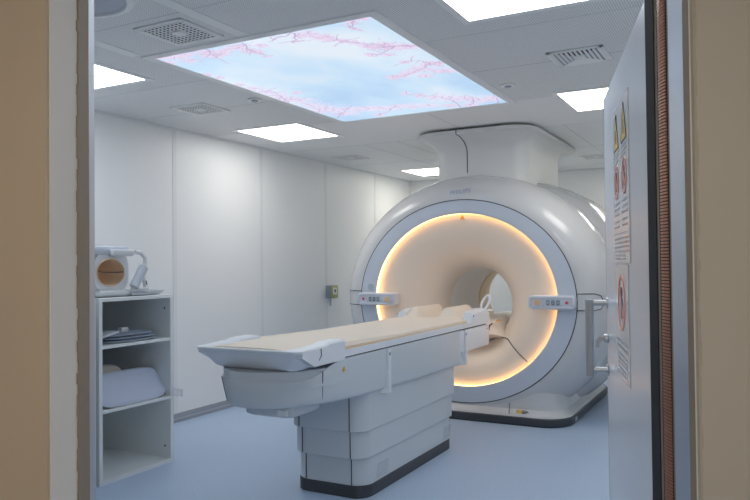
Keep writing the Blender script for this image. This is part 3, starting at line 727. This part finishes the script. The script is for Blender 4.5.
# white fittings on both sides of the head end, one carrying a loop handle
for sg in (-1, 1):
    b = NB(); rows = []
    for y, zt in ((5.76, 1.0), (5.80, 1.062), (5.90, 1.078), (6.12, 1.082), (6.20, 1.06), (6.22, 1.0)):
        xa, xb = TX+sg*.278, TX+sg*.362
        rows.append([(xa, y, .95), (xa, y, zt), (xa+sg*.05, y, zt), (xb, y, zt-.02), (xb+sg*.003, y, .99), (xb, y, .95)])
    loft(b, rows); he = obj('head_end_fitting', b, M['table_white'], tb)
    b = NB(); cyl(b, (TX+sg*.362, 5.80, 1.035), (sg, 0, 0), .008, .004, 12); obj('bolt', b, M['ink'], he)
b = NB(); box(b, (TX+.24, 6.18, 1.045), (TX+.37, 6.32, 1.062), bev=.006); obj('latch', b, M['table_white'], he)
b = NB(); box(b, (TX-.30, 6.16, .95), (TX+.30, 6.22, 1.03), bev=.01); obj('end_rail', b, M['table_white'], tb)
b = NB(); c0 = Vector((TX+.325, 6.22, 1.125)); ax_ = Vector((.30, .25, .9)).normalized(); bx = Vector((.85, -.2, -.1)).normalized()
tube(b, [c0 + ax_*.072*math.cos(2*PI*i/24) + bx*.034*math.sin(2*PI*i/24) for i in range(24)], .013, 8, True); obj('loop_handle', b, M['table_white'], he)

# ------------------------------------------------------------------ open door
HD = Vector((-.2655, .9641, 0)); ND = Vector((-.9641, -.2655, 0)); FD = Vector((-.5478, 3.01, 0)); AXD = (-HD, ND, Vector((0, 0, 1)))
def D(s, n, z): return FD - HD*s + ND*n + Vector((0, 0, z))
def dbox(bm, lo, hi, bev=0, mi=0): box(bm, lo, hi, bev, mi=mi, ax=AXD, org=FD)
dr = bpy.data.objects.new('door_1', None); COL.objects.link(dr); dr.location = D(1.17, 0, 0); dr['kind'] = 'structure'
b = NB(); dbox(b, (.05, -.06, .012), (1.165, 0, 2.153), bev=.003); obj('leaf', b, M['door'], dr, smooth=False)
b = NB(); dbox(b, (.047, -.058, .012), (.0535, .0012, 2.153)); obj('edge_strip', b, M['steel'], dr, smooth=False)
b = NB()
tube(b, [D(.083, .070, 1.043), D(.083, .070, 1.345)], .0175, 18)
pull = obj('handle', b, M['steel'], dr)
for z in (1.332, 1.066):
    b = NB(); tube(b, [D(.083, 0, z), D(.083, .070, z)], .0115, 14); obj('handle_arm', b, M['steel'], pull)
    b = NB(); cyl(b, D(.083, 0, z), ND, .024, .006, 20, .001); obj('rosette', b, M['steel'], pull)
b = NB(); cyl(b, D(.083, 0, 1.19), ND, .019, .016, 20, .002); lk = obj('lock_cylinder', b, M['steel'], dr)
b = NB(); dbox(b, (.079, .014, 1.186), (.087, .030, 1.196)); cyl(b, D(.083, .030, 1.188), (-HD), .011, .003, 14); dbox(b, (.081, .033, 1.155), (.085, .045, 1.186)); obj('key', b, M['steel'], lk)
# signs on the door
def sheet(name, s0, s1, z0_, z1_, label):
    t = thing(name, label, 'sign', D((s0+s1)/2, 0.001, z0_))
    b = NB(); dbox(b, (s0, .0005, z0_), (s1, .0035, z1_)); obj('sheet', b, M['paper'], t, smooth=False)
    return t
def dpoly(bm, pts, n0=.003, n1=.0046): prism(bm, pts, lambda p: D(p[0], n0, p[1]), lambda p: D(p[0], n1, p[1]))
def tri(t, s, zb, w, h):
    b = NB(); dpoly(b, [(s-w/2, zb), (s+w/2, zb), (s, zb+h)]); w_ = obj('warning_triangle', b, M['yellow'], t)
    b = NB()
    for a_, c_ in (((-w/2-.004, 0), (0, h+.006)), ((0, h+.006), (w/2+.004, 0)), ((-w/2-.004, 0), (w/2+.004, 0))):
        d = Vector((c_[0]-a_[0], c_[1]-a_[1])).normalized(); q = Vector((-d.y, d.x))*.002
        dpoly(b, [(s+a_[0]+q.x, zb+a_[1]+q.y), (s+a_[0]-q.x, zb+a_[1]-q.y), (s+c_[0]-q.x, zb+c_[1]-q.y), (s+c_[0]+q.x, zb+c_[1]+q.y)], .003, .0052)
    dpoly(b, [(s-.006, zb+.020), (s+.006, zb+.020), (s+.008, zb+.040), (s+.003, zb+.065), (s-.003, zb+.065), (s-.008, zb+.040)], .003, .0054)
    obj('pictogram', b, M['ink'], w_)
def prohibit(t, s, z, r):
    b = NB(); n_ = 40
    L = []
    for q, n2 in ((r, .003), (r, .0056), (r*.87, .0056), (r*.87, .003)):
        L.append([D(s+q*math.cos(2*PI*i/n_), n2, z+q*math.sin(2*PI*i/n_)) for i in range(n_)])
    loft(b, L, False, False)
    c_, d_ = r*.64, r*.06
    dpoly(b, [(s-c_+d_, z+c_+d_), (s-c_-d_, z+c_-d_), (s+c_-d_, z-c_-d_), (s+c_+d_, z-c_+d_)], .003, .0056)
    p = obj('prohibition_ring', b, M['red'], t)
    b = NB(); e = r*.16
    dpoly(b, [(s+e*1.3*math.cos(2*PI*i/14), z+r*.38+e*1.1*math.sin(2*PI*i/14)) for i in range(14)])
    dpoly(b, [(s-e*1.2, z-r*.55), (s+e*1.2, z-r*.55), (s+e*1.6, z+r*.15), (s-e*1.6, z+r*.15)])
    obj('pictogram', b, M['ink'], p)
def lines(t, s0, s1, zs, h, m_='ink_grey'):
    b = NB()
    for z in zs:
        s = s0
        while s < s1-.006:
            w = min(random.uniform(.010, .03), s1-s); dbox(b, (s, .003, z-h/2), (s+w, .0046, z+h/2)); s += w+.005
    obj('text_lines', b, M[m_], t, smooth=False)
t = sheet('warning_sign', .418, .83, 1.493, 2.015, 'upper sign sheet on the open door with yellow triangles above red rings')
for s in (.515, .725):
    tri(t, s, 1.875, .125, .112); prohibit(t, s, 1.765, .058)
    lines(t, s-.075, s+.075, (1.862, 1.847, 1.832), .006); lines(t, s-.07, s+.07, (1.69, 1.672, 1.654, 1.63, 1.612), .006)
b = NB(); dbox(b, (.425, .003, 1.589), (.823, .0046, 1.592)); obj('rule_line', b, M['ink_grey'], t)
for s in (.44, .60): lines(t, s, s+.13, (1.572, 1.558, 1.544, 1.530, 1.516, 1.506), .005)
lines(t, .735, .81, (1.572, 1.558, 1.544, 1.530), .005, 'red')
t = sheet('prohibition_sign', .435, .775, 1.112, 1.487, 'lower sign sheet on the open door with one large red prohibition ring')
prohibit(t, .605, 1.362, .092); lines(t, .47, .74, (1.235, 1.215), .009, 'ink_grey'); lines(t, .47, .74, (1.19, 1.175, 1.16, 1.145, 1.13), .006)

# ------------------------------------------------------------------ shelves on the left
SX0, SX1 = -4.86, -3.95
def unit(y0_, y1_, label, name='shelving_unit'):
    t = thing(name, label, 'shelf', ((SX0+SX1)/2, (y0_+y1_)/2, 0), 'white shelving units')
    for ya, yb in ((y0_, y0_+.03), (y1_-.03, y1_)):
        b = NB(); box(b, (SX0, ya, 0), (SX1, yb, 1.25), bev=.0015, seg=1); sp = obj('side_panel', b, M['shelf'], t, smooth=False)
    b = NB(); box(b, (SX0, y0_, 1.25), (SX1, y1_, 1.275), bev=.0015, seg=1); obj('top_panel', b, M['shelf'], t, smooth=False)
    b = NB(); box(b, (SX0, y0_+.03, 0), (SX1-.002, y1_-.03, .03)); obj('bottom_panel', b, M['shelf'], t, smooth=False)
    b = NB(); box(b, (SX0, y0_+.03, .03), (SX0+.012, y1_-.03, 1.25)); obj('back_panel', b, M['shelf_in'], t, smooth=False)
    for z in (.926, .483):
        b = NB(); box(b, (SX0+.012, y0_+.03, z), (SX1-.003, y1_-.03, z+.022), bev=.001, seg=1); obj('shelf_board', b, M['shelf'], t, smooth=False)
    for z in (1.17, .12):
        b = NB(); cyl(b, (SX1-.06, y1_-.03, z), (0, -1, 0), .008, .002, 10); obj('peg_hole', b, M['hole'], t)
    return t
su = unit(3.378, 4.076, 'white open shelving unit by the left wall holding pads and a cushion')
unit(2.66, 3.352, 'white shelving unit mostly hidden behind the left door jamb')
b = NB(); box(b, (-3.99, 4.076, .50), (-3.865, 4.080, .555), bev=.001, seg=1); box(b, (-3.99, 4.077, .52), (-3.986, 4.11, .535)); obj('label_holder', b, M['clear'], su, smooth=False)['label'] = 'clear plastic label holder'
# big blue cushion leaning on the lower shelf
def pillow(name, c, hx, hy, hz, m_, ax, e=4, pw=.6):
    b = NB(); rows = []
    for i in range(9):
        f = -1+2*i/8; k_ = max(0.02, (1-abs(f)**3))**.35
        rows.append([(hx*k_*math.copysign(abs(math.cos(a_))**(2/e), math.cos(a_)), hy*k_*math.copysign(abs(math.sin(a_))**(2/e), math.sin(a_)), hz*f) for a_ in [2*PI*q/40 for q in range(40)]])
    loft(b, rows); o_ = []
    for v in b.verts: v.co = Vector(c) + ax[0]*v.co.x + ax[1]*v.co.y + ax[2]*v.co.z
    return b
th = R(54)
axc = (Vector((math.cos(th), 0, -math.sin(th))), Vector((0, 1, 0)), Vector((math.sin(th), 0, math.cos(th))))
t = thing('cushion', 'large pale blue cushion leaning on the lower shelf', 'cushion', (-4.05, 3.72, .505))
cc = Vector((-4.045, 3.728, .618))
b = pillow('body', cc, .132, .314, .020, M['cushion'], axc, 4.5); obj('cover', b, M['cushion'], t)
b = NB(); tube(b, [cc + axc[0]*(.1315*math.copysign(abs(math.cos(a_))**.44, math.cos(a_))) + axc[1]*(.3135*math.copysign(abs(math.sin(a_))**.44, math.sin(a_))) for a_ in [2*PI*q/48 for q in range(48)]], .006, 6, True); obj('piping', b, M['coil_grey'], t)
tp = R(74)
b = pillow('p', (-4.225, 3.655, .648), .127, .19, .032, M['pillow'], (Vector((math.cos(tp), 0, -math.sin(tp))), Vector((0, 1, 0)), Vector((math.sin(tp), 0, math.cos(tp)))), 2.6)
tag(obj('pillow', b, M['pillow'], loc=(-4.2, 3.6, .505)), 'grey pillow standing behind the blue cushion on the lower shelf', 'pillow')
# pads stacked on the upper shelf
z = .948
labs = ['thin blue grey pad at the bottom of the stack on the upper shelf', 'thin blue grey pad in the middle of the stack on the upper shelf', 'thin blue grey pad on top of the stack, carrying a white tag']
for i in range(3):
    h = .021
    b = pillow('pad', (-4.20-.01*i, 3.745-.010*i+.014*(i % 2), z+h/2), .235, .265, h/2, M['pad'], (Vector((1, 0, 0)), Vector((0, 1, 0)), Vector((0, 0, 1))), 3.2)
    o = tag(obj('pad', b, M['pad'], loc=(-4.2, 3.745, z)), labs[i], 'pad', 'blue grey pads on the upper shelf'); z += h
b = NB(); box(b, (-4.16, 3.72, z-.001), (-4.11, 3.785, z+.032), bev=.006); tag(obj('tag', b, M['coil_white'], loc=(-4.13, 3.74, z)), 'small white tag on top of the pad stack', 'tag')
b = NB(); axb = (Vector((1, 0, 0)), Vector((0, math.cos(.20), math.sin(.20))), Vector((0, -math.sin(.20), math.cos(.20))))
box(b, (-.10, 0, 0), (.025, .16, .012), bev=.002, ax=axb, org=(-3.99, 3.411, .996))
tag(obj('board', b, M['coil_white'], loc=(-4.08, 3.45, .95)), 'thin white board propped at the left end of the upper shelf', 'board')
# head coil and tray on top
b = NB(); rows = []
for zz, i_ in ((1.276, .05), (1.281, .03), (1.305, .005), (1.312, 0), (1.312, .012), (1.300, .03)):
    rows.append([(x, y, zz) for x, y in rrect(-4.52+i_, -3.99-i_, 3.40+i_, 4.05-i_, .03, 4)])
loft(b, rows); ty = obj('tray', b, M['coil_white'], loc=(-4.25, 3.72, 1.276)); tag(ty, 'shallow white tray on top of the shelving unit under the head coil', 'tray')
b = NB(); box(b, (-3.998, 3.70, 1.283), (-3.985, 3.84, 1.300)); obj('printed_label', b, M['sens'], ty)
t = thing('head_coil', 'white and grey scanner head coil with tan lining on top of the shelves', 'head coil', (-4.2, 3.64, 1.30))
hc = Vector((-4.12, 3.63, 1.455))
def cloop(x, hy, hz, e=3, n=40, c=hc): return [(x, c.y+hy*math.copysign(abs(math.cos(2*PI*i/n))**(2/e), math.cos(2*PI*i/n)), c.z+hz*math.copysign(abs(math.sin(2*PI*i/n))**(2/e), math.sin(2*PI*i/n))) for i in range(n)]
b = NB(); loft(b, [cloop(-4.42, .15, .145), cloop(-4.40, .165, .155), cloop(-4.13, .165, .155), cloop(-4.11, .155, .148), cloop(-4.11, .125, .098, 2, c=hc+Vector((0, -.015, -.005)))], True, False); obj('shell', b, M['coil_white'], t)
b = NB(); L = [cloop(x, a_, b_, 2, c=hc+Vector((0, -.015, -.005))) for x, a_, b_ in ((-4.105, .130, .103), (-4.10, .122, .095), (-4.12, .118, .092), (-4.25, .105, .082), (-4.33, .06, .05))]; loft(b, L, False, True); obj('lining', b, M['tan'], t)
b = NB(); tube(b, [(-4.10, hc.y-.125, hc.z+.01), (-4.13, hc.y-.06, hc.z-.006), (-4.13, hc.y+.03, hc.z-.008), (-4.10, hc.y+.095, hc.z-.004)], .004, 6); obj('strap', b, M['ink'], t)
b = NB(); box(b, (-4.36, 3.40, 1.575), (-4.10, 3.79, 1.64), bev=.02); obj('top_cover', b, M['coil_grey'], t)
b = NB(); box(b, (-4.12, 3.60, 1.568), (-4.06, 3.80, 1.615), bev=.012); obj('clamp', b, M['coil_white'], t)
b = NB(); tube(b, [(-4.06, 3.80, 1.60), (-4.06, 3.86, 1.59), (-4.055, 3.895, 1.555), (-4.05, 3.89, 1.51), (-4.05, 3.86, 1.47)], .016, 10); obj('bent_rod', b, M['coil_white'], t)
b = NB(); tube(b, [(-4.05, 3.875, 1.485), (-4.05, 3.78, 1.34)], [.036, .034], 12); obj('arm_grip', b, M['coil_grey'], t)
b = NB(); box(b, (-4.4, 3.50, 1.302), (-4.08, 3.80, 1.322), bev=.006); obj('base', b, M['coil_white'], t)
t = thing('connector_plug', 'small white connector plug with dark print standing on the tray', 'plug', (-4.15, 3.97, 1.302))
b = NB(); axp = (Vector((.8, .6, 0)), Vector((-.6, .8, 0)), Vector((0, -.25, .97)))
box(b, (-.012, -.034, .03), (.012, .034, .125), bev=.004, ax=axp, org=(-4.12, 3.97, 1.30)); obj('body', b, M['coil_white'], t)
b = NB(); box(b, (.011, -.024, .05), (.0135, .024, .085), ax=axp, org=(-4.12, 3.97, 1.30)); obj('print', b, M['ink'], t)
b = NB(); tube(b, [(-4.12, 3.97, 1.345), (-4.10, 3.96, 1.325), (-4.10, 3.90, 1.318), (-4.12, 3.82, 1.32)], .014, 8); obj('cable', b, M['coil_white'], t)

# alarm box on the left wall
t = thing('wall_box', 'small grey box with green front on the left wall behind the table', 'switch box', (XL, 7.86, 1.13))
b = NB(); box(b, (XL, 7.76, 1.05), (XL+.085, 7.93, 1.215), bev=.006); obj('housing', b, M['box_grey'], t)
b = NB(); box(b, (XL+.084, 7.765, 1.055), (XL+.092, 7.925, 1.21), bev=.003); fr = obj('front_plate', b, M['box_green'], t)
b = NB(); box(b, (XL+.091, 7.80, 1.10), (XL+.0945, 7.885, 1.185)); obj('white_label', b, M['paper'], fr)
b = NB(); box(b, (XL+.094, 7.825, 1.125), (XL+.096, 7.86, 1.165)); obj('print', b, M['ink'], fr)
b = NB(); tube(b, [(XL+.06, 7.79, 1.055), (XL+.06, 7.79, .955)], .008, 8); obj('pull_cord', b, M['box_grey'], t)

# ------------------------------------------------------------------ world, camera, output look
w = bpy.data.worlds.new('world'); S.world = w; w.use_nodes = True
w.node_tree.nodes['Background'].inputs[0].default_value = (0.02, 0.02, 0.02, 1)
cam = bpy.data.cameras.new('camera'); co = bpy.data.objects.new('camera', cam); COL.objects.link(co); S.camera = co
cam.sensor_fit = 'HORIZONTAL'; cam.sensor_width = 36.0; cam.lens = 710.975/750*36.0
P_ = R(1.0394); RO = R(-.5653)
f_ = Vector((-sD*math.cos(P_), cD*math.cos(P_), math.sin(P_))); ri = Vector((cD, sD, 0)); up = ri.cross(f_)
r2 = ri*math.cos(RO) + up*math.sin(RO); u2 = -ri*math.sin(RO) + up*math.cos(RO)
co.matrix_world = Matrix(((r2.x, u2.x, -f_.x, 0), (r2.y, u2.y, -f_.y, 0), (r2.z, u2.z, -f_.z, 1.5), (0, 0, 0, 1)))
cam.clip_start = .02
vs = S.view_settings; S.cycles.diffuse_bounces = 8; S.cycles.max_bounces = 12; S.display_settings.display_device = 'sRGB'
vs.view_transform = 'Standard'; vs.look = 'None'; vs.exposure = 0.24; vs.gamma = 1.0; vs.use_curve_mapping = False
